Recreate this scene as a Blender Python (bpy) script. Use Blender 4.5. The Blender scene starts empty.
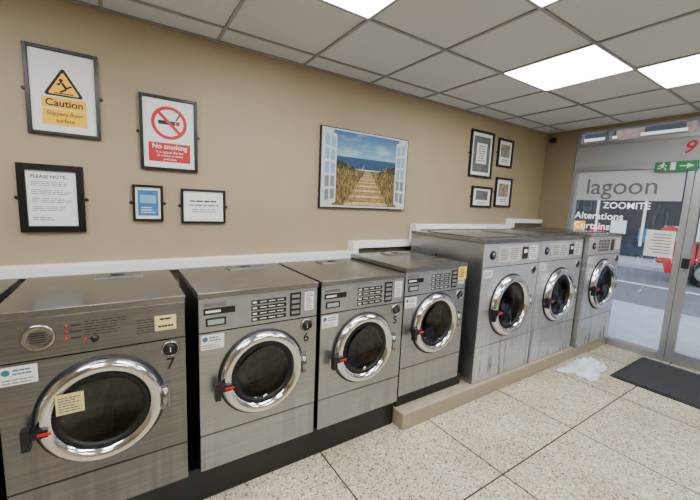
import bpy, math, random
from mathutils import Vector, Matrix
random.seed(4)
SC=bpy.context.scene
COL=SC.collection

# ---------------------------------------------------------------- materials
def srgb(r,g,b):
    f=lambda c:(c/255/12.92) if c/255<=.04045 else ((c/255+.055)/1.055)**2.4
    return (f(r),f(g),f(b),1)
MATS={}
def mat(name,col=(128,128,128),rough=.5,metal=0,var=0.0,vscale=8,emit=0,spec=.5,bump=0,stretch=None,rvar=0):
    if name in MATS: return MATS[name]
    m=bpy.data.materials.new(name);m.use_nodes=True
    nt=m.node_tree;b=nt.nodes['Principled BSDF']
    c=srgb(*col)
    b.inputs['Base Color'].default_value=c
    b.inputs['Roughness'].default_value=rough
    b.inputs['Metallic'].default_value=metal
    b.inputs['Specular IOR Level'].default_value=spec
    if emit:
        b.inputs['Emission Color'].default_value=c;b.inputs['Emission Strength'].default_value=emit
    tc=nt.nodes.new('ShaderNodeTexCoord')
    mp=nt.nodes.new('ShaderNodeMapping');nt.links.new(tc.outputs['Object'],mp.inputs['Vector'])
    if stretch: mp.inputs['Scale'].default_value=stretch
    n=nt.nodes.new('ShaderNodeTexNoise');n.inputs['Scale'].default_value=vscale;n.inputs['Detail'].default_value=5
    nt.links.new(mp.outputs['Vector'],n.inputs['Vector'])
    if var:
        r=nt.nodes.new('ShaderNodeValToRGB')
        r.color_ramp.elements[0].position=.3;r.color_ramp.elements[1].position=.7
        r.color_ramp.elements[0].color=tuple(x*(1-var) for x in c[:3])+(1,)
        r.color_ramp.elements[1].color=tuple(min(1,x*(1+var)) for x in c[:3])+(1,)
        nt.links.new(n.outputs['Fac'],r.inputs['Fac']);nt.links.new(r.outputs['Color'],b.inputs['Base Color'])
    if rvar:
        mr=nt.nodes.new('ShaderNodeMapRange');mr.inputs['To Min'].default_value=rough-rvar;mr.inputs['To Max'].default_value=rough+rvar
        nt.links.new(n.outputs['Fac'],mr.inputs['Value']);nt.links.new(mr.outputs['Result'],b.inputs['Roughness'])
    if bump:
        bp=nt.nodes.new('ShaderNodeBump');bp.inputs['Strength'].default_value=bump;bp.inputs['Distance'].default_value=.002
        nt.links.new(n.outputs['Fac'],bp.inputs['Height']);nt.links.new(bp.outputs['Normal'],b.inputs['Normal'])
    MATS[name]=m;return m

def glassmat(name,tint=(1,1,1),refl=.06,body=None):
    m=bpy.data.materials.new(name);m.use_nodes=True;nt=m.node_tree;nt.nodes.clear()
    o=nt.nodes.new('ShaderNodeOutputMaterial');t=nt.nodes.new('ShaderNodeBsdfTransparent');t.inputs['Color'].default_value=(*tint,1)
    g=nt.nodes.new('ShaderNodeBsdfGlossy');g.inputs['Roughness'].default_value=.02
    fr=nt.nodes.new('ShaderNodeLayerWeight');fr.inputs['Blend'].default_value=.25
    ad=nt.nodes.new('ShaderNodeMath');ad.operation='MULTIPLY_ADD';ad.inputs[1].default_value=.6;ad.inputs[2].default_value=refl
    ad.use_clamp=True
    mx=nt.nodes.new('ShaderNodeMixShader')
    nt.links.new(fr.outputs['Fresnel'],ad.inputs[0]);nt.links.new(ad.outputs[0],mx.inputs[0])
    nt.links.new(t.outputs[0],mx.inputs[1]);nt.links.new(g.outputs[0],mx.inputs[2]);nt.links.new(mx.outputs[0],o.inputs[0])
    return m

def grimy(name,base,rough,metal,amt,z0,z1,dirt=(62,54,46),brush=.12,ta=(.46,.60),tb=(.40,.56)):
    # brushed steel with worn vertical drip streaks towards the bottom
    m=mat(name,base,rough,metal);nt=m.node_tree;b=nt.nodes['Principled BSDF'];L=nt.links.new;N=nt.nodes.new
    tc=N('ShaderNodeTexCoord');mp=N('ShaderNodeMapping');mp.inputs['Scale'].default_value=(24,24,1.4);L(tc.outputs['Object'],mp.inputs['Vector'])
    n=N('ShaderNodeTexNoise');n.inputs['Scale'].default_value=1;n.inputs['Detail'].default_value=4;L(mp.outputs['Vector'],n.inputs['Vector'])
    n2=N('ShaderNodeTexNoise');n2.inputs['Scale'].default_value=3.1;n2.inputs['Detail'].default_value=4;L(tc.outputs['Object'],n2.inputs['Vector'])
    s=N('ShaderNodeSeparateXYZ');L(tc.outputs['Object'],s.inputs[0])
    z=N('ShaderNodeMapRange');z.inputs['From Min'].default_value=z1;z.inputs['From Max'].default_value=z0;L(s.outputs['Z'],z.inputs['Value'])
    a=N('ShaderNodeMapRange');a.inputs['From Min'].default_value=ta[0];a.inputs['From Max'].default_value=ta[1];L(n.outputs['Fac'],a.inputs['Value'])
    c=N('ShaderNodeMapRange');c.inputs['From Min'].default_value=tb[0];c.inputs['From Max'].default_value=tb[1];L(n2.outputs['Fac'],c.inputs['Value'])
    p=N('ShaderNodeMath');p.operation='MULTIPLY';L(z.outputs[0],p.inputs[0]);L(a.outputs[0],p.inputs[1])
    q0=N('ShaderNodeMath');q0.operation='MULTIPLY';L(p.outputs[0],q0.inputs[0]);L(c.outputs[0],q0.inputs[1])
    q=N('ShaderNodeMath');q.operation='MULTIPLY';q.inputs[1].default_value=amt;q.use_clamp=True;L(q0.outputs[0],q.inputs[0])
    mp2=N('ShaderNodeMapping');mp2.inputs['Scale'].default_value=(1.5,1.5,140);L(tc.outputs['Object'],mp2.inputs['Vector'])
    n3=N('ShaderNodeTexNoise');n3.inputs['Scale'].default_value=1.5;n3.inputs['Detail'].default_value=3;L(mp2.outputs['Vector'],n3.inputs['Vector'])
    av=N('ShaderNodeMath');av.operation='ADD';L(n3.outputs['Fac'],av.inputs[0]);L(n2.outputs['Fac'],av.inputs[1])
    r=N('ShaderNodeValToRGB');c0=srgb(*base)
    r.color_ramp.elements[0].position=.38;r.color_ramp.elements[1].position=.62
    hf=N('ShaderNodeMath');hf.operation='MULTIPLY';hf.inputs[1].default_value=.5;L(av.outputs[0],hf.inputs[0]);L(hf.outputs[0],r.inputs['Fac'])
    r.color_ramp.elements[0].color=tuple(x*(1-brush) for x in c0[:3])+(1,);r.color_ramp.elements[1].color=tuple(min(1,x*(1+brush)) for x in c0[:3])+(1,)
    mx=N('ShaderNodeMix');mx.data_type='RGBA';L(q.outputs[0],mx.inputs[0]);L(r.outputs['Color'],mx.inputs[6]);mx.inputs[7].default_value=srgb(*dirt)
    L(mx.outputs[2],b.inputs['Base Color'])
    i=N('ShaderNodeMath');i.operation='MULTIPLY_ADD';i.inputs[1].default_value=-metal;i.inputs[2].default_value=metal;i.use_clamp=True;L(q.outputs[0],i.inputs[0]);L(i.outputs[0],b.inputs['Metallic'])
    rr=N('ShaderNodeMapRange');rr.inputs['To Min'].default_value=rough-.08;rr.inputs['To Max'].default_value=rough+.10;L(n2.outputs['Fac'],rr.inputs['Value']);L(rr.outputs[0],b.inputs['Roughness'])
    return m
STEEL=grimy('brushed_steel',(162,163,163),.30,.9,.25,.15,.75)
STEEL_D=grimy('brushed_steel_dark',(126,126,125),.29,.9,.4,.15,1.0,brush=.2)
STEEL_G=grimy('steel_grimy',(200,201,203),.38,.68,.95,.18,.80,(52,46,40),ta=(.49,.62),tb=(.41,.55))
STEELTOP=mat('steel_top',(138,137,134),.25,.9,.10,3,rvar=.06,stretch=(1,6,1))
PANEL=mat('panel_grey',(156,156,156),.36,.65,.05,10)
PANEL_L=mat('panel_light',(192,193,194),.38,.55,.05,10)
CHROME=mat('chrome',(222,222,222),.12,1.0,.04,10)
CHROME_D=mat('chrome_worn',(155,154,152),.25,1.0,.08,14)
BLACK=mat('black_plastic_gap_shade',(14,14,15),.4)  # plastic parts; also paints the gap shade on small cabinet sides
RUBBER=mat('rubber_black',(10,10,10),.6)
DARK=mat('dark_void',(9,9,9),.8)
DRUM=mat('drum_steel',(85,85,86),.35,.9,.3,30)
WHITE=mat('white_plastic',(225,224,218),.5)
PAPER=mat('paper_white',(230,229,224),.7)
NOTE=mat('note_cream',(224,208,136),.7)
TRIMW=mat('trim_white',(236,234,230),.5,var=.04)
REDP=mat('red_print',(190,12,22),.5)
YEL=mat('yellow_print',(250,192,0),.5)
INK=mat('ink_black',(14,14,16),.6)
INKG=mat('ink_grey',(100,100,102),.6)
STICK=mat('sticker_teal',(40,110,120),.5)
BLUEP=mat('print_blue',(50,110,160),.5,var=.2,vscale=20)
ALU=mat('aluminium',(164,166,168),.35,.7,.05,8)
DALU=mat('aluminium_dark',(60,61,62),.4,.6)
FRAMEB=mat('frame_black',(12,11,10),.3)
PGLASS=glassmat('door_glass',(.5,.51,.52),.05)
WGLASS=glassmat('window_glass',(.93,.95,.95),.03)
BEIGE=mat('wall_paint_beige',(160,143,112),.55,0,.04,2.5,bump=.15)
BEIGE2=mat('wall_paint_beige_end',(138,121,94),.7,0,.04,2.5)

# ---------------------------------------------------------------- builder
class B:
    def __init__(s): s.v=[];s.f=[];s.m=[];s.sm=[];s.mats=[]
    def mi(s,m):
        if m not in s.mats: s.mats.append(m)
        return s.mats.index(m)
    def add(s,vs,fs,m,smooth=False):
        o=len(s.v);s.v+= [tuple(v) for v in vs];k=s.mi(m)
        for f in fs: s.f.append([i+o for i in f]);s.m.append(k);s.sm.append(smooth)
    def box(s,x0,x1,y0,y1,z0,z1,m):
        v=[(x,y,z) for z in (z0,z1) for y in (y0,y1) for x in (x0,x1)]
        s.add(v,[(0,2,3,1),(4,5,7,6),(0,1,5,4),(2,6,7,3),(0,4,6,2),(1,3,7,5)],m)
    def lathe(s,prof,c,m,axis='y',n=56,ang0=0,smooth=True):
        vs=[];fs=[]
        for r,d in prof:
            for i in range(n):
                a=2*math.pi*i/n+ang0;p=r*math.cos(a);q=r*math.sin(a)
                if axis=='y': vs.append((c[0]+p,c[1]-d,c[2]+q))
                elif axis=='x': vs.append((c[0]-d,c[1]-p,c[2]+q))
                else: vs.append((c[0]+p,c[1]+q,c[2]+d))
        for j in range(len(prof)-1):
            for i in range(n):
                i2=(i+1)%n
                fs.append((j*n+i,j*n+i2,(j+1)*n+i2,(j+1)*n+i))
        s.add(vs,fs,m,smooth)
    def poly(s,pts,m): s.add(pts,[tuple(range(len(pts)))],m)
    def wpoly(s,pts,y,m): s.poly([(p[0],y,p[1]) for p in pts],m)
    def holed(s,x0,x1,z0,z1,cx,cz,r,y,m,n=48):
        an=[2*math.pi*i/n for i in range(n)]
        for X in (x0,x1):
            for Z in (z0,z1): an.append(math.atan2(Z-cz,X-cx)%(2*math.pi))
        an=sorted(set(round(a,6) for a in an));N=len(an);vs=[]
        for a in an: vs.append((cx+r*math.cos(a),y,cz+r*math.sin(a)))
        for a in an:
            c,si=math.cos(a),math.sin(a);t=1e9
            if c>1e-9:t=min(t,(x1-cx)/c)
            if c<-1e-9:t=min(t,(x0-cx)/c)
            if si>1e-9:t=min(t,(z1-cz)/si)
            if si<-1e-9:t=min(t,(z0-cz)/si)
            vs.append((cx+t*c,y,cz+t*si))
        s.add(vs,[(i,(i+1)%N,N+(i+1)%N,N+i) for i in range(N)],m)
    def tube(s,pts,r,m,n=10):
        rings=[]
        for i,p in enumerate(pts):
            p=Vector(p);d=(Vector(pts[min(i+1,len(pts)-1)])-Vector(pts[max(i-1,0)])).normalized()
            u=d.cross(Vector((0,0,1)));
            if u.length<.05: u=d.cross(Vector((1,0,0)))
            u.normalize();w=d.cross(u)
            rings.append([p+u*r*math.cos(2*math.pi*k/n)+w*r*math.sin(2*math.pi*k/n) for k in range(n)])
        vs=[v for rg in rings for v in rg]
        fs=[(j*n+i,j*n+(i+1)%n,(j+1)*n+(i+1)%n,(j+1)*n+i) for j in range(len(rings)-1) for i in range(n)]
        fs+= [tuple(range(n)),tuple((len(rings)-1)*n+k for k in range(n))]
        s.add(vs,fs,m,True)
    def done(s,name,parent=None,bevel=0):
        me=bpy.data.meshes.new(name);me.from_pydata(s.v,[],s.f)
        for m in s.mats: me.materials.append(m)
        me.polygons.foreach_set('material_index',s.m);me.polygons.foreach_set('use_smooth',s.sm);me.update()
        o=bpy.data.objects.new(name,me);COL.objects.link(o);par(o,parent)
        if bevel:
            md=o.modifiers.new('bevel','BEVEL');md.width=bevel;md.segments=2;md.limit_method='ANGLE';md.angle_limit=math.radians(50)
        return o
def par(o,p):
    if p: o.parent=p;o.matrix_parent_inverse=Matrix.Translation(-p.location)
def empty(name,loc):
    e=bpy.data.objects.new(name,None);e.location=loc;e.empty_display_size=.1;COL.objects.link(e);return e
def txt(s,size,loc,m,parent,face='y',align='CENTER',bold=0,name='lettering',sx=1,sh=0):
    cu=bpy.data.curves.new(name,'FONT');cu.body=s;cu.size=size;cu.align_x=align;cu.align_y='CENTER';cu.extrude=.0004;cu.offset=bold;cu.shear=sh
    t=bpy.data.objects.new('tmp',cu);COL.objects.link(t);bpy.context.view_layer.update()
    me=bpy.data.meshes.new_from_object(t.evaluated_get(bpy.context.evaluated_depsgraph_get()))
    bpy.data.objects.remove(t)
    R={'y':Matrix.Rotation(math.pi/2,4,'X'),
       'x':Matrix.Rotation(-math.pi/2,4,'Z')@Matrix.Rotation(math.pi/2,4,'X')}[face]
    me.transform(Matrix.Translation(Vector(loc))@R@Matrix.Diagonal((sx,1,1,1)))
    me.materials.clear();me.materials.append(m)
    o=bpy.data.objects.new(name,me);COL.objects.link(o);par(o,parent);return o
def lines(b,x0,x1,z0,z1,y,n,m,fill=.5,rag=True,center=False):
    h=(z1-z0)/n
    for i in range(n):
        w=(x1-x0)*(random.uniform(.7,1) if rag else 1);zc=z1-h*(i+.5)
        a=(x0+x1-w)/2 if center else x0
        p=a
        while p<a+w-.002:
            q=min(p+random.uniform(.12,.3)*(x1-x0),a+w);b.box(p,q,y-.0006,y,zc-h*fill/2,zc+h*fill/2,m);p=q+.03*(x1-x0)

# ---------------------------------------------------------------- room dims
WY=2.52;XS=4.68;ZC=2.51;XL=-2.4;YB=-2.7
def floor_mat():
    m=bpy.data.materials.new('terrazzo_tile');m.use_nodes=True;nt=m.node_tree;b=nt.nodes['Principled BSDF']
    L=nt.links.new;N=nt.nodes.new
    tc=N('ShaderNodeTexCoord')
    v=N('ShaderNodeTexVoronoi');v.inputs['Scale'].default_value=130;L(tc.outputs['Object'],v.inputs['Vector'])
    sp=N('ShaderNodeSeparateColor');L(v.outputs['Color'],sp.inputs[0])
    r=N('ShaderNodeValToRGB');cr=r.color_ramp;cr.interpolation='CONSTANT'
    cr.elements[0].position=0;cr.elements[0].color=srgb(102,88,70)
    cr.elements[1].position=.08;cr.elements[1].color=srgb(164,150,125)
    for p,c in ((.30,(198,186,160)),(.62,(182,169,143)),(.85,(220,211,192))):
        e=cr.elements.new(p);e.color=srgb(*c)
    L(sp.outputs[0],r.inputs['Fac'])
    n=N('ShaderNodeTexNoise');n.inputs['Scale'].default_value=2.2;n.inputs['Detail'].default_value=5;L(tc.outputs['Object'],n.inputs['Vector'])
    mr=N('ShaderNodeMapRange');mr.inputs['From Min'].default_value=.3;mr.inputs['From Max'].default_value=.7;mr.inputs['To Min'].default_value=.78;mr.inputs['To Max'].default_value=1.08;L(n.outputs['Fac'],mr.inputs['Value'])
    mu=N('ShaderNodeMix');mu.data_type='RGBA';mu.blend_type='MULTIPLY';mu.inputs[0].default_value=1
    L(r.outputs['Color'],mu.inputs[6]);L(mr.outputs['Result'],mu.inputs[7])
    s=N('ShaderNodeSeparateXYZ');L(tc.outputs['Object'],s.inputs[0])
    outs=[]
    for k,off in (('X',.95),('Y',.987)):
        a=N('ShaderNodeMath');a.operation='SUBTRACT';a.inputs[1].default_value=off-.82*20;L(s.outputs[k],a.inputs[0])
        d=N('ShaderNodeMath');d.operation='PINGPONG';d.inputs[1].default_value=.41;L(a.outputs[0],d.inputs[0])
        l=N('ShaderNodeMath');l.operation='LESS_THAN';l.inputs[1].default_value=.0048;L(d.outputs[0],l.inputs[0]);outs.append(l)
    mx=N('ShaderNodeMath');mx.operation='MAXIMUM';L(outs[0].outputs[0],mx.inputs[0]);L(outs[1].outputs[0],mx.inputs[1])
    m2=N('ShaderNodeMix');m2.data_type='RGBA';L(mx.outputs[0],m2.inputs[0]);L(mu.outputs[2],m2.inputs[6]);m2.inputs[7].default_value=srgb(62,54,44)
    L(m2.outputs[2],b.inputs['Base Color']);b.inputs['Roughness'].default_value=.27
    return m
FL=floor_mat()
b=B();b.box(XL-.1,XS+.1,YB-.1,WY+.1,-.1,0,FL);b.done('floor')
b=B();b.box(XL-.1,XS+.1,WY,WY+.1,0,ZC+.3,BEIGE);b.done('wall_back')
b=B();b.box(XL-.1,XL,YB,WY,0,ZC+.3,BEIGE);b.done('wall_left')
b=B();b.box(XL-.1,XS+.1,YB-.1,YB,0,ZC+.3,BEIGE);b.done('wall_front')
TILE=mat('ceiling_tile',(200,201,202),.85,0,.04,60,bump=.2)
TBAR=mat('ceiling_grid',(144,144,144),.5)
b=B();b.box(XL-.1,XS+.1,YB-.1,WY+.1,ZC+.006,ZC+.1,TILE);b.done('ceiling')
P=.615
gx=[3.02+P*i for i in range(-9,4)];gx=[x for x in gx if XL<x<XS]
gy=[1.07+P*i for i in range(-6,3)];gy=[y for y in gy if YB<y<WY]
b=B()
for x in gx: b.box(x-.009,x+.009,YB,WY,ZC-.004,ZC+.005,TBAR)
for y in gy: b.box(XL,XS,y-.009,y+.009,ZC-.0045,ZC+.0045,TBAR)
b.box(XL,XS,WY-.02,WY,ZC-.005,ZC+.005,TBAR)
b.done('trim_ceiling_grid')
EMI=mat('light_diffuser',(246,250,255),.5,emit=22)
cells=[(2.405,1.07),(3.02,.455),(.56,1.07),(1.175,.455),(-1.285,1.07),(-.67,.455),(2.405,-1.39),(3.02,-2.005),(.56,-1.39),(-.67,-1.39),(1.175,-2.005)]
for x,y in cells:
    b=B();b.box(x+.012,x+P-.012,y+.012,y+P-.012,ZC-.002,ZC+.0055,EMI);b.done('ceiling_light_panel')

# white trunking
b=B();y0=WY-.09
b.box(XL,1.70,y0,WY,1.035,1.095,TRIMW);b.box(1.64,1.70,y0+.001,WY,1.095,1.18,TRIMW)
b.box(1.70,2.36,y0,WY,1.12,1.18,TRIMW);b.box(2.36,2.42,y0,WY,1.12,1.33,TRIMW)
b.box(2.42,3.95,y0,WY,1.28,1.33,TRIMW);b.box(3.95,4.0,y0,WY,1.28,1.40,TRIMW);b.box(4.0,XS-.05,y0,WY,1.35,1.40,TRIMW)
b.done('trim_1',bevel=.004)

# plinth & ledge
b=B();b.box(-1.1,1.515,1.665,2.25,0,.181,BLACK);b.done('plinth',bevel=.003)
CONC=mat('ledge_terrazzo',(158,145,121),.6,0,.2,90)
b=B();b.box(1.52,XS-.02,1.565,2.42,0,.118,CONC);b.done('raised_ledge',bevel=.008)
b=B();b.box(1.53,2.2,1.66,2.28,.1185,.211,BLACK);b.done('machine_base')

# ---------------------------------------------------------------- washing machines
def door(b,cx,yf,cz,R,side=-1):
    s=R/.21
    b.lathe([(.222*s,-.002),(.222*s,.006),(.208*s,.008)],(cx,yf,cz),RUBBER)
    b.lathe([(.212*s,.004),(.211*s,.022*s),(.203*s,.036*s),(.190*s,.043*s),(.176*s,.040*s),(.163*s,.030*s),(.158*s,.018*s)],(cx,yf,cz),CHROME)
    b.lathe([(.158*s,.018*s),(.150*s,.026*s),(.140*s,.02*s),(.136*s,.006*s)],(cx,yf,cz),RUBBER)
    b.lathe([(.139*s,.014*s),(.12*s,.002),(.08*s,-.016*s),(.04*s,-.023*s),(.001,-.026*s)],(cx,yf,cz),PGLASS)
    b.lathe([(.150*s,.01),(.150*s,-.05),(.165*s,-.07),(.165*s,-.08)],(cx,yf,cz),RUBBER)
    b.lathe([(.165*s,-.08),(.24*s,-.09),(.245*s,-.12),(.245*s,-.40),(.2*s,-.42),(.001,-.42)],(cx,yf,cz),DRUM)
    for k in range(3):
        a=k*2.094+.5;r=.215*s
        b.box(cx+r*math.cos(a)-.02,cx+r*math.cos(a)+.02,yf+.12,yf+.38,cz+r*math.sin(a)-.02,cz+r*math.sin(a)+.02,DRUM)
    hx=cx-side*.205*s
    b.box(hx-.022*s,hx+.03*s,yf-.03*s,yf,cz-.055*s,cz+.055*s,CHROME_D)
    b.lathe([(.0001,.09),(.012,.09),(.012,-.0),(.0001,-.0)],(hx+.012,yf-.035*s,cz-.045*s),CHROME_D,axis='z',n=14)
    lx=cx+side*.20*s
    b.box(lx-.035*s,lx+.03*s,yf-.055*s,yf-.012*s,cz-.035*s,cz-.005*s,BLACK)
    b.box(lx-.045*s,lx-.02*s,yf-.062*s,yf-.03*s,cz-.07*s,cz+.01*s,BLACK)
    b.box(lx-.0,lx+.04*s,yf-.060*s,yf-.055*s,cz-.026*s,cz-.016*s,REDP)

def lock(b,x,y,z,r):
    b.lathe([(r,-.001),(r,.006),(r*.86,.010),(r*.8,.006)],(x,y,z),CHROME_D,n=32)
    b.lathe([(r*.8,.006),(r*.55,.006),(r*.5,.012),(r*.3,.012),(r*.28,.005),(.0001,.005)],(x,y,z),BLACK,n=32)
    b.box(x-r*.06,x+r*.06,y-.014,y-.004,z-r*.3,z+r*.3,CHROME)

def shell(b,x0,x1,yf,yb,zb,zt,side,steel=STEEL):
    b.box(x0,x0+.004,yf+.002,yb,zb,zt-.03,side);b.box(x1-.004,x1,yf+.002,yb,zb,zt-.03,side)
    b.box(x0,x1,yb-.004,yb,zb,zt-.03,side);b.box(x0,x1,yf+.01,yb,zb,zb+.004,DARK)
    b.box(x0-.002,x1+.002,yf-.006,yb+.002,zt-.028,zt,STEELTOP)

def small_machine(x0,x1,yf,yb,zb,zt,num,style=0,cz=.632,seam=.367,steel=STEEL,side=BLACK):  # steel sides coloured black to paint in the dark gaps between machines
    e=empty('washing_machine',((x0+x1)/2,(yf+yb)/2,zb));W=x1-x0;cx=(x0+x1)/2
    b=B();shell(b,x0,x1,yf,yb,zb,zt,side)
    zp=zt-.19
    b.box(x0+.001,x1-.001,yf,yf+.02,zp+.002,zt-.03,PANEL if style!=1 else steel)
    b.box(x0+.004,x1-.004,yf+.005,yf+.02,zp-.004,zp+.003,DARK)
    b.holed(x0+.001,x1-.001,seam+.003,zp-.003,cx,cz,.155,yf,steel)
    b.box(x0+.004,x1-.004,yf+.005,yf+.02,seam-.004,seam+.004,DARK)
    b.box(x0+.001,x1-.001,yf,yf+.02,zb,seam-.003,steel)
    b.done('cabinet',e,.003)
    b=B();door(b,cx,yf,cz,.21);b.done('porthole_door',e)
    b=B();Y=yf
    b.box(cx-.04,cx+.17,yb-.16,yb-.05,zt,zt+.008,STEEL);b.box(cx-.035,cx+.165,yb-.155,yb-.055,zt+.008,zt+.010,CHROME_D)
    b.box(cx+.03,cx+.09,yb-.12,yb-.105,zt+.010,zt+.014,BLACK)
    lock(b,x1-.062,Y,zp-.045,.036)
    X=lambda u:x0+u*W
    if style==1:
        b.lathe([(.05,-.001),(.05,.008),(.044,.013),(.036,.009),(.03,.009)],(X(.20),Y,zt-.105),CHROME_D,n=40)
        b.lathe([(.03,.009),(.0001,.009)],(X(.20),Y,zt-.105),STEEL_D,n=40)
        for k in range(5): b.box(X(.20)-.022,X(.20)+.022,Y-.011,Y-.009,zt-.122+k*.0085,zt-.119+k*.0085,BLACK)
        for k,(u,z) in enumerate(((.33,.075),(.33,.10),(.33,.125),(.42,.135))):
            b.lathe([(.005,0),(.005,.004),(.0001,.004)],(X(u),Y,zt-z),REDP,n=14)
            b.box(X(u)+.012,X(u)+.045,Y-.001,Y,zt-z-.002,zt-z+.002,INK)
        lines(b,X(.42),X(.66),zt-.125,zt-.06,Y,6,INK,.22)
        lines(b,X(.70),X(.84),zt-.15,zt-.085,Y,6,INK,.22)
        b.lathe([(.012,0),(.012,.008),(.0001,.008)],(X(.47),Y,zt-.14),BLACK,n=20)
    else:
        b.box(X(.035),X(.27),Y-.003,Y,zt-.105,zt-.075,BLACK);b.box(X(.05),X(.16),Y-.0036,Y-.003,zt-.096,zt-.085,WHITE)
        b.box(X(.035),X(.20),Y-.001,Y,zt-.068,zt-.052,INKG)
        b.box(X(.05),X(.20),Y-.003,Y,zt-.160,zt-.122,BLACK);b.box(X(.065),X(.185),Y-.004,Y-.003,zt-.153,zt-.13,mat('lcd',(150,158,150),.3))
        for r in range(4):
            z=zt-.062-r*.029
            b.box(X(.40),X(.70),Y-.002,Y,z-.02,z,BLACK)
            b.box(X(.41),X(.445),Y-.0028,Y-.002,z-.014,z-.006,WHITE)
            for c in range(3): b.box(X(.47+.075*c),X(.47+.075*c+.055),Y-.0028,Y-.002,z-.012,z-.008,WHITE)
        b.box(X(.735),X(.835),Y-.003,Y,zt-.172,zt-.045,BLACK)
        for r in range(4):
            b.box(X(.75),X(.82),Y-.006,Y-.003,zt-.072-r*.029,zt-.056-r*.029,mat('button_grey',(120,120,120),.4))
        b.box(X(.875),X(.965),Y-.001,Y,zt-.15,zt-.05,PAPER);lines(b,X(.885),X(.955),zt-.145,zt-.055,Y-.001,8,INKG,.4)
    b.box(X(.015),X(.185),Y-.001,Y,zp-.082,zp-.012,PAPER)
    b.lathe([(.012,.0016),(.0001,.0016)],(X(.045),Y,zp-.032),STICK,n=16);lines(b,X(.075),X(.17),zp-.047,zp-.020,Y-.001,2,STICK,.45)
    lines(b,X(.025),X(.17),zp-.078,zp-.056,Y-.001,2,INKG,.35)
    b.done('controls',e)
    if num: txt(num,.070,(x1-.062,Y-.001,zp-.115),INK,e,bold=.0010,name='number')
    return e
T=1.07;YF=1.632;YK=2.266
small_machine(-1.045,-.435,YF,YK,.182,T,'',1,steel=STEEL_D)
m1=small_machine(-.398,.216,YF,YK,.182,T,'7',1,steel=STEEL_D)
m2=small_machine(.271,.878,YF,YK,.182,T,'6')
m3=small_machine(.903,1.513,YF,YK,.182,T,'5')
m4=small_machine(1.522,2.125,YF,YK+.02,.212,1.102,'',0,cz=.69,seam=.41)
b=B()
b.box(.098,.180,YF-.003,YF-.001,.925,.99,NOTE);lines(b,.108,.170,.965,.985,YF-.003,1,INK,.4,center=True);lines(b,.106,.172,.932,.955,YF-.003,1,INK,.4,center=True)
b.box(-.235,-.150,YF-.0465,YF-.045,.665,.745,NOTE);lines(b,-.228,-.160,.672,.735,YF-.0465,6,INKG,.45)
b.done('notes',m1)
b=B();b.box(2.03,2.118,YF-.008,YF-.006,.985,1.078,mat('note_yellow',(235,205,90),.6));lines(b,2.04,2.105,1.0,1.065,YF-.008,5,INK,.45);b.done('notes',m4)

def big_machine(x0,x1,yf,yb,zb,zt,style):
    e=empty('washing_machine',((x0+x1)/2,(yf+yb)/2,zb));W=x1-x0;cx=(x0+x1)/2;cz=(.725 if style<2 else .765);seam=.42
    b=B();shell(b,x0,x1,yf,yb,zb,zt,STEEL);zp=zt-.215
    b.box(x0+.001,x1-.001,yf,yf+.02,zp+.002,zt-.03,PANEL_L)
    b.box(x0+.004,x1-.004,yf+.005,yf+.02,zp-.004,zp+.003,DARK)
    b.holed(x0+.001,x1-.001,seam+.003,zp-.003,cx,cz,.183,yf,STEEL_G)
    b.box(x0+.004,x1-.004,yf+.005,yf+.02,seam-.004,seam+.004,DARK)
    b.box(x0+.001,x1-.001,yf,yf+.02,zb,seam-.003,STEEL_G)
    b.box(x0+.08,x1-.08,yf+.12,yb-.12,zt,zt+.008,STEELTOP)
    b.done('cabinet',e,.003)
    b=B();door(b,cx,yf,cz,.25 if style<2 else .26);b.done('porthole_door',e)
    b=B();X=lambda u:x0+u*W;Y=yf
    b.lathe([(.036,-.001),(.036,.006),(.03,.010),(.0001,.010)],(X(.14),Y,zt-.12),BLACK,n=32)
    b.lathe([(.015,.010),(.015,.016),(.0001,.016)],(X(.14),Y,zt-.12),CHROME_D,n=24)
    if style<2:
        b.box(X(.25),X(.62),Y-.0012,Y,zt-.185,zt-.06,mat('label_light',(190,188,182),.5))
        lines(b,X(.27),X(.42),zt-.17,zt-.07,Y-.0012,6,INKG,.4);lines(b,X(.45),X(.6),zt-.17,zt-.07,Y-.0012,6,INKG,.4)
        b.box(X(.66),X(.76),Y-.004,Y,zt-.17,zt-.07,BLACK);b.box(X(.68),X(.74),Y-.0046,Y-.004,zt-.12,zt-.09,WHITE)
        b.box(X(.80),X(.95),Y-.0012,Y,zt-.18,zt-.06,PAPER);lines(b,X(.815),X(.935),zt-.17,zt-.07,Y-.0012,6,INK,.4)
    else:
        for r in range(4):
            z=zt-.062-r*.032;b.box(X(.28),X(.60),Y-.002,Y,z-.022,z,BLACK)
            for c in range(3): b.box(X(.31+.09*c),X(.31+.09*c+.06),Y-.003,Y-.002,z-.013,z-.009,WHITE)
        b.box(X(.66),X(.76),Y-.003,Y,zt-.18,zt-.06,BLACK);b.box(X(.82),X(.95),Y-.0012,Y,zt-.17,zt-.06,PAPER)
    b.box(X(.03),X(.16),Y-.0012,Y,zp-.08,zp-.02,PAPER);lines(b,X(.04),X(.15),zp-.07,zp-.03,Y-.0012,3,STICK,.4)
    lock(b,x1-.07,Y,zp-.06,.036)
    b.done('controls',e);return e
m5=big_machine(2.262,3.046,1.593,2.384,.12,1.274,0)
big_machine(3.052,3.850,1.593,2.384,.12,1.276,1)
big_machine(3.868,4.640,1.545,2.384,.12,1.300,2)

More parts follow.
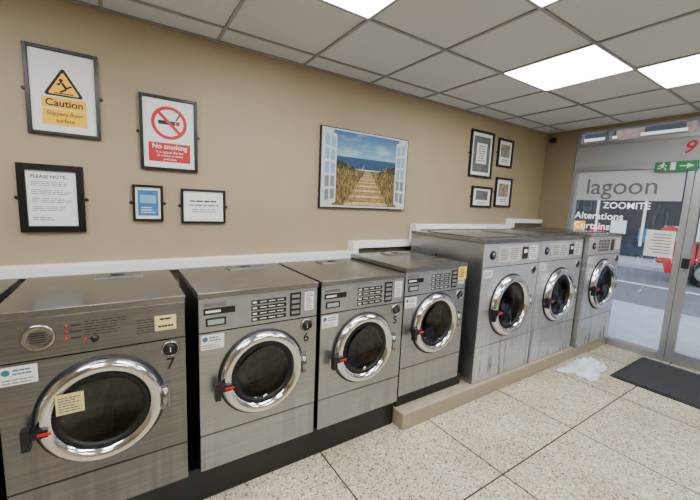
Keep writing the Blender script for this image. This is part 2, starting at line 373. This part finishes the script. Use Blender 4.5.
# ---------------------------------------------------------------- framed notices
def frame(x0,x1,z0,z1,name='framed_notice',w=.018,hooks=True):
    e=empty(name,((x0+x1)/2,WY,(z0+z1)/2));b=B();y=WY
    b.box(x0,x0+w,y-.022,y-.001,z0,z1,FRAMEB);b.box(x1-w,x1,y-.022,y-.001,z0,z1,FRAMEB)
    b.box(x0+w,x1-w,y-.022,y-.001,z0,z0+w,FRAMEB);b.box(x0+w,x1-w,y-.022,y-.001,z1-w,z1,FRAMEB)
    b.box(x0+w,x1-w,y-.010,y-.001,z0+w,z1-w,PAPER)
    if hooks:
        zc=(z0+z1)/2
        for X in (x0-.008,x1+.008):
            b.lathe([(.010,-.001),(.010,.006),(.0001,.006)],(X,y-.001,zc),FRAMEB,n=16)
    b.done('frame',e,.002);return e
PY=WY-.0102
e=frame(-.397,-.085,1.80,2.25);b=B()
b.box(-.335,-.145,PY-.0006,PY,1.855,2.000,YEL)
def rtri(cx,cz,s,r,n=6):
    cs=[(cx-s,cz-s*.58),(cx+s,cz-s*.58),(cx,cz+s*1.15)];out=[]
    for k,(px,pz) in enumerate(cs):
        base=[210,330,90][k]
        dx,dz=cx-px,cz-pz;l=math.hypot(dx,dz);ox,oz=px+dx/l*2*r,pz+dz/l*2*r
        for i in range(n):
            a=math.radians(base-60+120*i/(n-1));out.append((ox+r*math.cos(a),oz+r*math.sin(a)))
    return out
b.wpoly(rtri(-.24,2.058,.088,.010),PY-.0010,INK);b.wpoly(rtri(-.24,2.056,.068,.006),PY-.0014,YEL)
yy=PY-.0018
b.lathe([(.0090,0),(.0001,0)],(-.250,yy,2.090),INK,n=14)
for p in ([(-.255,2.083),(-.240,2.079),(-.220,2.050),(-.233,2.043)],[(-.234,2.055),(-.222,2.051),(-.203,2.062),(-.207,2.070)],
          [(-.236,2.047),(-.225,2.042),(-.252,2.026),(-.260,2.032)],[(-.248,2.080),(-.258,2.062),(-.270,2.066),(-.267,2.072)],[(-.280,2.020),(-.200,2.020),(-.200,2.026),(-.280,2.026)]):
    b.wpoly(p,yy,INK)
b.box(-.335,-.145,PY-.0008,PY,1.938,1.942,PAPER)
b.done('print',e)
txt('Caution',.050,(-.24,PY-.002,1.970),INK,e,bold=.0010)
txt('Slippery floor',.028,(-.24,PY-.002,1.915),INK,e,bold=.0002)
txt('surface',.028,(-.24,PY-.002,1.880),INK,e,bold=.0002)
e=frame(.106,.428,1.658,2.105);b=B()
b.lathe([(.100,.0005),(.080,.0005)],(.267,PY,1.950),REDP,n=48,smooth=False)
yy=PY-.0012
b.box(.205,.300,yy-.0004,yy,1.939,1.963,INK);b.box(.304,.326,yy-.0004,yy,1.939,1.963,REDP)
for i in range(5): b.wpoly([(.300+.006*i,1.968+.008*i),(.309+.006*i,1.968+.008*i),(.315+.003*i,1.978+.008*i),(.306+.003*i,1.978+.008*i)],yy,INK)
d=.064
b.wpoly([(.267-d-.007,1.950+d-.007),(.267-d+.007,1.950+d+.007),(.267+d+.007,1.950-d+.007),(.267+d-.007,1.950-d-.007)],yy-.0012,REDP)
b.box(.150,.384,PY-.0006,PY,1.712,1.828,REDP)
b.done('print',e)
txt('No smoking',.040,(.267,PY-.0012,1.804),WHITE,e,bold=.0006)
for i,s in enumerate(('It is against the law','to smoke in these','premises')): txt(s,.020,(.267,PY-.0012,1.771-.021*i),WHITE,e)
e=frame(-.458,-.177,1.274,1.642,w=.034);b=B()
txt('PLEASE NOTE...',.024,(-.405,PY-.001,1.575),INK,e,align='LEFT',bold=.0004)
for i,z in enumerate((1.535,1.490,1.445,1.40)):
    lines(b,-.405,-.225,z-.012,z+.018,PY,3,INKG,.35)
lines(b,-.405,-.30,1.335,1.36,PY,2,INKG,.35)
b.done('print',e)
e=frame(.055,.220,1.339,1.562,w=.014);b=B()
b.box(.082,.193,PY-.0006,PY,1.372,1.530,BLUEP)
b.box(.095,.180,PY-.0012,PY-.0006,1.45,1.50,mat('print_pale',(120,168,196),.5))
lines(b,.10,.175,1.385,1.43,PY-.0006,3,WHITE,.4);b.done('print',e)
e=frame(.324,.603,1.327,1.553,w=.014);b=B()
lines(b,.375,.55,1.462,1.485,PY,1,INK,.4,False,True);lines(b,.37,.56,1.438,1.455,PY,1,INKG,.5,False,True)
lines(b,.38,.55,1.395,1.425,PY,2,INKG,.4,True,True);b.done('print',e)
PG=mat('print_grey',(95,98,100),.5,var=.3,vscale=15);PS=mat('print_sepia',(140,128,112),.5,var=.45,vscale=25)
for (x0,x1,z0,z1,k) in ((3.155,3.55,1.85,2.35,0),(3.64,3.93,2.0,2.32,1),(3.24,3.60,1.52,1.755,2),(3.66,3.98,1.535,1.88,3)):
    e=frame(x0,x1,z0,z1,name='framed_picture',w=.024);b=B();w=x1-x0;h=z1-z0
    if k==0:
        b.box(x0+.055,x1-.055,PY-.0006,PY,z0+.06,z1-.06,PG)
        b.box(x0+.11,x1-.11,PY-.0012,PY-.0006,z0+.15,z1-.13,PAPER);lines(b,x0+.13,x1-.13,z0+.17,z1-.15,PY-.0012,7,INKG,.4,True,True)
    else:
        b.box(x0+w*.2,x1-w*.2,PY-.0006,PY,z0+h*.36,z1-h*.2,PS if k!=2 else PG)
        lines(b,x0+w*.25,x1-w*.25,z0+h*.17,z0+h*.3,PY,2,INKG,.4,True,True)
    b.done('print',e)

# beach poster (canvas)
e=empty('beach_poster',(1.79,WY,1.78));x0,x1,z0,z1=1.333,2.25,1.46,2.105;y=WY-.028
def skymat():
    m=mat('art_sky',(90,150,200),.6);nt=m.node_tree;bs=nt.nodes['Principled BSDF'];L=nt.links.new;N=nt.nodes.new
    tc=N('ShaderNodeTexCoord');s=N('ShaderNodeSeparateXYZ');L(tc.outputs['Object'],s.inputs[0])
    z=N('ShaderNodeMapRange');z.inputs['From Min'].default_value=1.88;z.inputs['From Max'].default_value=2.1;L(s.outputs['Z'],z.inputs['Value'])
    r=N('ShaderNodeValToRGB');r.color_ramp.elements[0].color=srgb(112,158,178);r.color_ramp.elements[1].color=srgb(34,86,138);L(z.outputs[0],r.inputs['Fac'])
    mp=N('ShaderNodeMapping');mp.inputs['Scale'].default_value=(5,1,16);L(tc.outputs['Object'],mp.inputs['Vector'])
    n=N('ShaderNodeTexNoise');n.inputs['Scale'].default_value=1;n.inputs['Detail'].default_value=5;L(mp.outputs['Vector'],n.inputs['Vector'])
    c=N('ShaderNodeMapRange');c.inputs['From Min'].default_value=.5;c.inputs['From Max'].default_value=.75;c.inputs['To Max'].default_value=.6;L(n.outputs['Fac'],c.inputs['Value'])
    mx=N('ShaderNodeMix');mx.data_type='RGBA';L(c.outputs[0],mx.inputs[0]);L(r.outputs['Color'],mx.inputs[6]);mx.inputs[7].default_value=srgb(180,198,206);L(mx.outputs[2],bs.inputs['Base Color'])
    return m
SKY=skymat();SEA=mat('art_sea',(16,62,98),.6,var=.3,vscale=30,stretch=(1,1,6))
GRASS=mat('art_grass',(98,84,44),.7,var=.6,vscale=60,stretch=(3,1,1))
GR2=mat('art_grass_light',(180,142,74),.7);GR3=mat('art_grass_dark',(46,44,24),.7)
ARTW=mat('art_white',(190,194,192),.6,var=.05);ARTG=mat('art_grey',(110,115,115),.6);CLOUD=mat('art_cloud',(124,158,180),.6)
b=B();b.box(x0,x1,y,WY-.001,z0,z1,FRAMEB);b.done('canvas',e)
b=B();b.box(x0+.008,x1-.008,y-.0006,y,z0+.008,z1-.008,ARTW)
ax,bx=x0+.115,x1-.115
b.box(ax,bx,y-.0014,y-.0006,1.86,z1-.02,SKY);b.box(ax,bx,y-.0018,y-.0006,1.795,1.885,SEA)
b.wpoly([(ax,z0+.02),(bx,z0+.02),(bx,1.80),(2.02,1.80),(1.88,1.785),(1.74,1.785),(1.60,1.80),(ax,1.81)],y-.0022,GRASS)
b.wpoly([(ax,1.78),(1.58,1.79),(1.68,1.76),(1.66,1.80),(1.56,1.835),(ax,1.86)],y-.0024,GR3)
b.wpoly([(bx,1.77),(2.04,1.78),(1.90,1.76),(1.93,1.79),(2.03,1.825),(bx,1.85)],y-.0024,GR3)
zz=z0+.03;top=1.785;k=0
BW=[mat('art_plank_a',(196,164,116),.7,var=.35,vscale=60),mat('art_plank_b',(150,118,76),.7,var=.35,vscale=60)]
while zz<top-.004:
    f=(zz-z0)/(top-z0);h=.034*(1-f)**1.0+.003
    hw=lambda z:.025+.235*(1-(z-z0)/(top-z0))
    cxx=1.80;a,c=hw(zz),hw(min(top,zz+h*.82))
    b.wpoly([(cxx-a,zz),(cxx+a,zz),(cxx+c,zz+h*.82),(cxx-c,zz+h*.82)],y-.0028,BW[k%2]);zz+=h;k+=1
for i in range(480):
    L=random.random()<.5;pz=random.uniform(z0+.03,1.80);f=(pz-z0)/(top-z0);ed=.02+.235*(1-f)
    px=random.uniform(ax+.01,max(ax+.03,1.80-ed*.65)) if L else random.uniform(min(bx-.03,1.80+ed*.65),bx-.01)
    hh=random.uniform(.03,.08)*(1.1-.4*f);dx=random.uniform(-.03,.03)
    b.wpoly([(px-.003,pz),(px+.003,pz),(px+dx,pz+hh)],y-.0032,random.choice([GR2,GR2,GRASS,GR3]))
for s,(xo,xi) in ((0,(x0+.02,ax+.03)),(1,(x1-.02,bx-.03))):
    zt0,zt1,zb0,zb1=z1-.015,z1-.055,z0+.015,z0+.05
    Q=lambda u,v:(xo+(xi-xo)*u,(zb0+(zb1-zb0)*u)*(1-v)+(zt0+(zt1-zt0)*u)*v)
    b.wpoly([Q(0,0),Q(1,0),Q(1,1),Q(0,1)],y-.0036,ARTW)
    for k in range(5):
        v0=.06+k*.185;b.wpoly([Q(.16,v0),Q(.46,v0),Q(.46,v0+.15),Q(.16,v0+.15)],y-.0040,CLOUD if k>1 else ARTG)
        b.wpoly([Q(.58,v0),Q(.88,v0),Q(.88,v0+.15),Q(.58,v0+.15)],y-.0040,CLOUD if k>1 else ARTG)
b.box(ax,bx,y-.0044,y-.0036,z0+.012,z0+.024,ARTW)
b.done('print',e)

# ---------------------------------------------------------------- shopfront
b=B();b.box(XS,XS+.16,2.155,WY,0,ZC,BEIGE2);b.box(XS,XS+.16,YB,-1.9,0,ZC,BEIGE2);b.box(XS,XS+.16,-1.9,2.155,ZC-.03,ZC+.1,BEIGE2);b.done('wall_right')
HEAD=mat('header_panel',(158,158,157),.5,.2,.05,4)
X0,X1=XS+.02,XS+.08
b=B()
b.box(X0,X1,-1.9,2.155,2.045,2.295,HEAD)
b.box(X0-.01,X1+.01,-1.9,2.155,2.0,2.045,ALU);b.box(X0-.01,X1+.01,-1.9,2.155,2.295,2.335,ALU);b.box(X0-.01,X1+.01,-1.9,2.155,2.455,2.48,ALU)
for y in (2.13,1.84,1.075,.12,-.9,-1.88): b.box(X0-.008,X1+.008,y-.022,y+.022,2.33,2.46,ALU)
for y in (2.135,1.075,.10,-.9,-1.88): b.box(X0-.012,X1+.012,y-.026,y+.026,0,2.005,ALU)
b.box(X0-.012,X1+.012,1.09,2.155,0,.075,ALU);b.box(X0-.012,X1+.012,-1.88,.10,0,.075,ALU)
b.done('shopfront_frame',bevel=.003)
b=B();b.box(XS+.045,XS+.051,1.10,2.11,.07,2.005,WGLASS);b.done('window_1')
b=B();b.box(XS+.045,XS+.051,-1.86,.075,.07,2.005,WGLASS);b.done('window_2')
b=B();b.box(XS+.045,XS+.051,-1.86,2.11,2.335,2.455,WGLASS);b.done('window_3')
e=empty('door_1',(XS+.05,.58,0));b=B()
for y in (1.015,.165): b.box(X0,X1-.01,y-.033,y+.033,.012,1.985,ALU)
b.box(X0,X1-.01,.2,.98,.012,.13,ALU);b.box(X0,X1-.01,.2,.98,1.90,1.985,ALU)
b.done('leaf_frame',e,.003)
b=B();b.box(XS+.042,XS+.048,.19,.99,.12,1.91,WGLASS);b.done('pane',e)
b=B();b.tube([(XS+.02,.93,.85),(XS-.04,.93,.87),(XS-.04,.93,1.25),(XS+.02,.93,1.27)],.011,DALU);b.box(XS-.02,XS+.02,.975,1.03,1.0,1.1,BLACK);b.done('pull_handle',e)
VIN=mat('frosted_vinyl',(190,194,196),.8)
e=empty('window_lettering',(XS+.04,1.6,1.6));GX=XS+.044
b=B();b.box(GX,GX+.001,1.12,2.105,1.665,2.0,VIN);b.done('vinyl_band',e)
txt('lagoon',.26,(GX-.001,1.66,1.815),INKG,e,face='x',bold=.001)
VW=mat('vinyl_white_glow',(235,238,240),.6,emit=.8)  # emission added so the unlit vinyl letters show bright on the glass
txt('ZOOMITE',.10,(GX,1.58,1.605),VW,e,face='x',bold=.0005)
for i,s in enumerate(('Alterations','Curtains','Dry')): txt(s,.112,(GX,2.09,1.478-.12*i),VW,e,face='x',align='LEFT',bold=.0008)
b=B();b.box(GX-.002,GX,1.12,1.36,1.08,1.36,PAPER)
for i in range(7): b.box(GX-.003,GX-.002,1.15,1.33-random.random()*.05,1.12+i*.032,1.13+i*.032,INKG)
b.done('window_notice',e)
e=empty('exit_sign',(XS,1.19,2.02));b=B()
b.box(XS-.012,XS+.006,1.03,1.36,1.965,2.06,mat('exit_green',(0,110,62),.4,emit=.1))
X=XS-.0125
def xp(pts,m):b.poly([(X,p[0],p[1]) for p in pts],m)
b.lathe([(.009,.0),(.0001,.0)],(X-.0005,1.292,2.046),WHITE,axis='x',n=12)
xp([(1.312,2.036),(1.288,2.036),(1.290,2.006),(1.306,2.008)],WHITE)
xp([(1.306,2.010),(1.296,2.004),(1.318,1.990),(1.338,1.990),(1.338,1.997),(1.320,1.998)],WHITE)
xp([(1.300,2.010),(1.290,2.008),(1.268,1.995),(1.266,1.974),(1.274,1.974),(1.277,1.990)],WHITE)
xp([(1.290,2.034),(1.288,2.024),(1.264,2.014),(1.262,2.021)],WHITE);xp([(1.312,2.034),(1.310,2.026),(1.330,2.010),(1.335,2.016)],WHITE)
xp([(1.235,1.975),(1.235,2.052),(1.195,2.052),(1.195,1.975)],WHITE)
xp([(1.165,2.008),(1.165,2.018),(1.095,2.018),(1.095,2.008)],WHITE);xp([(1.11,1.988),(1.11,2.038),(1.055,2.013)],WHITE)
b.done('exit_plate',e)
txt('9',.17,(XS+.018,1.13,2.19),REDP,empty('door_number',(XS,1.13,2.19)),face='x',bold=.003,sh=.3)
b=B();b.box(XS-.05,XS,2.40,2.46,2.38,2.44,BLACK);b.lathe([(.02,0),(.02,.03),(.0001,.035)],(XS-.05,2.43,2.41),BLACK,axis='x',n=20);b.done('alarm_sensor')

# mat and cloth
MATM=mat('mat_fibre',(44,44,47),.95,0,.4,120,bump=.6)
b=B();b.box(3.80,4.58,-.35,1.165,.001,.014,MATM);b.box(3.77,4.61,-.38,1.195,.0005,.009,RUBBER);b.done('door_mat',bevel=.003)
CL=mat('cloth_white',(205,210,218),.8,0,.12,12)
def cloth(name,cx,cy,w,d,rot,seed):
    random.seed(seed);n=54;vs=[];fs=[];ph=[random.uniform(0,6) for _ in range(12)]
    rd=lambda t:1-abs(math.sin(t))
    for j in range(n):
        for i in range(n):
            u=i/(n-1)*2-1;v=j/(n-1)*2-1
            th=math.atan2(v,u);r=1+.13*math.sin(3*th+ph[0])+.09*math.sin(7*th+ph[1])
            x=u*w*r;y=v*d*r
            z=.018+.050*rd(3.1*u+2.2*v+ph[2])**1.5+.036*rd(-2.6*u+4.1*v+ph[3])**2+.02*rd(6.3*u-3*v+ph[4])+.012*rd(9*v+4*u+ph[5])
            e=min(1,math.hypot(u,v));z=max(.003,z*(1-e**3)+.004*(1+math.sin(9*th)))
            vs.append((cx+x*math.cos(rot)-y*math.sin(rot),cy+x*math.sin(rot)+y*math.cos(rot),z))
    for j in range(n-1):
        for i in range(n-1): fs.append((j*n+i,j*n+i+1,(j+1)*n+i+1,(j+1)*n+i))
    b=B();b.add(vs,fs,CL,True);return b.done(name)
cloth('crumpled_cloth',3.74,1.375,.27,.125,.05,3);

# ---------------------------------------------------------------- outside
PAVE=mat('pavement',(165,167,170),.8,0,.1,3);ROAD=mat('asphalt',(98,101,106),.8,0,.12,5)
b=B();b.box(XS+.16,7.4,-14,22,-.15,-.02,PAVE);b.box(13.4,16,-14,30,-.15,-.02,PAVE);b.done('ground_pavement')
b=B();b.box(7.4,13.4,-14,30,-.18,-.12,ROAD);b.box(10.25,10.4,-14,30,-.12,-.118,WHITE);b.box(7.7,7.8,-14,30,-.12,-.118,YEL);b.done('ground_road')
BR=mat('brick',(135,112,96),.9,0,.2,6);SH=mat('shop_blue',(18,36,60),.5);SHG=mat('shop_glass',(14,20,28),.5,0,.5,1.2)
SLIT=mat('shop_interior_lit',(210,214,210),.5,0,.35,1.1,emit=.7)
e=empty('building_opposite',(19,10,0))
b=B();b.box(16,22,-14,34,-.02,9,BR);b.done('facade',e)
b2=B()
for i,y in enumerate(range(-12,32,5)):
    c=[SH,mat('shop_teal',(40,84,104),.5),mat('shop_white',(200,200,198),.5),mat('shop_dark',(30,34,42),.5)][(i+1)%4]
    b2.box(15.75,15.999,y+.15,y+4.85,2.45,3.5,c);b2.box(15.9,15.998,y+.3,y+4.7,.4,2.45,SLIT if i%3==2 else SHG);b2.box(15.85,15.999,y+.15,y+4.85,0,.45,c)
    for k in range(4): b2.box(15.84,15.98,y+.2+k*1.5-.04,y+.2+k*1.5+.04,.4,2.45,WHITE)
    for k,(q,h,mm) in enumerate(((.6,.7,WHITE),(1.3,.55,BLUEP),(2.2,.8,PAPER),(2.9,.6,REDP),(3.6,.7,YEL))):
        b2.box(15.87,15.9,y+q,y+q+.5,h,h+.5,mm)
    for k in (1.0,3.0):
        b2.box(15.95,15.999,y+k,y+k+1.1,4.5,6.2,SHG);b2.box(15.9,15.99,y+k-.08,y+k+1.18,4.4,4.5,WHITE)
b2.done('shop_fronts',e)
b=B();b.lathe([(.0001,0),(.22,0),(.22,.1),(.19,.12),(.19,1.05),(.21,1.07),(.21,1.13),(.17,1.2),(.0001,1.25)],(15.1,3.75,-.02),mat('post_red',(170,20,26),.35),axis='z',n=24)
b.box(14.9,14.92,3.69,3.81,.85,.90,INK);b.done('post_box')
def car(y,x,m):
    e=empty('car',(x,y,-.12));b=B();z=-.12
    prof=[(-2.0,.3),(-2.05,.65),(-1.95,.85),(-1.1,.95),(-.5,1.38),(.2,1.46),(.8,1.42),(1.5,1.0),(1.95,.92),(2.08,.6),(2.0,.3)]
    n=len(prof);vs=[(x+s*.85*(.80 if p[1]>1.2 else 1),y+p[0],z+p[1]) for s in (-1,1) for p in prof]
    b.add(vs,[tuple(range(n)),tuple(range(2*n-1,n-1,-1))]+[(i,(i+1)%n,n+(i+1)%n,n+i) for i in range(n)],m)
    b.done('body',e,.06)
    b=B()
    for s in (-1,1):
        for ya,yb_ in ((-.95,.12),(.2,1.3)):
            t0=1.02;t1=1.36
            b.poly([(x+s*.862,y+ya,z+t0),(x+s*.862,y+yb_,z+t0),(x+s*.71,y+min(yb_,.85),z+t1),(x+s*.71,y+max(ya,-.45),z+t1)],SHG)
        for yy in (-1.3,1.3):
            b.lathe([(.0001,.09),(.32,.09),(.32,-.09),(.0001,-.09)],(x+s*.80,y+yy,z+.32),RUBBER,axis='x',n=24)
            b.lathe([(.19,s*-.095),(.0001,s*-.10)],(x+s*.80,y+yy,z+.32),CHROME_D,axis='x',n=20)
    b.done('wheels_and_windows',e)
car(.75,12.2,mat('car_red',(176,18,24),.25))

# ---------------------------------------------------------------- world
w=bpy.data.worlds.new('overcast');SC.world=w;w.use_nodes=True;nt=w.node_tree
bg=nt.nodes['Background'];sk=nt.nodes.new('ShaderNodeTexSky');sk.sky_type='PREETHAM' if 'PREETHAM' in [i.identifier for i in sk.bl_rna.properties['sky_type'].enum_items] else sk.sky_type
mx=nt.nodes.new('ShaderNodeMix');mx.data_type='RGBA';mx.inputs[0].default_value=.85;mx.inputs[7].default_value=(.80,.88,1,1)
nt.links.new(sk.outputs[0],mx.inputs[6]);nt.links.new(mx.outputs[2],bg.inputs[0]);bg.inputs[1].default_value=3.2

# ---------------------------------------------------------------- camera
f=345.667;yw,pi,ro=(math.radians(a) for a in (56.507,7.624,2.440))
H=Vector((math.cos(yw),math.sin(yw),0));R=Vector((H.y,-H.x,0));Z=Vector((0,0,1))
Fw=math.cos(pi)*H-math.sin(pi)*Z;U=math.sin(pi)*H+math.cos(pi)*Z
Rr=math.cos(ro)*R+math.sin(ro)*U;Ur=-math.sin(ro)*R+math.cos(ro)*U
cd=bpy.data.cameras.new('camera');cd.sensor_width=36;cd.lens=f/700*36;cd.clip_start=.02
co=bpy.data.objects.new('camera',cd);COL.objects.link(co)
M=Matrix((Rr,Ur,-Fw)).transposed().to_4x4();M.translation=Vector((0,0,1.5));co.matrix_world=M
SC.camera=co
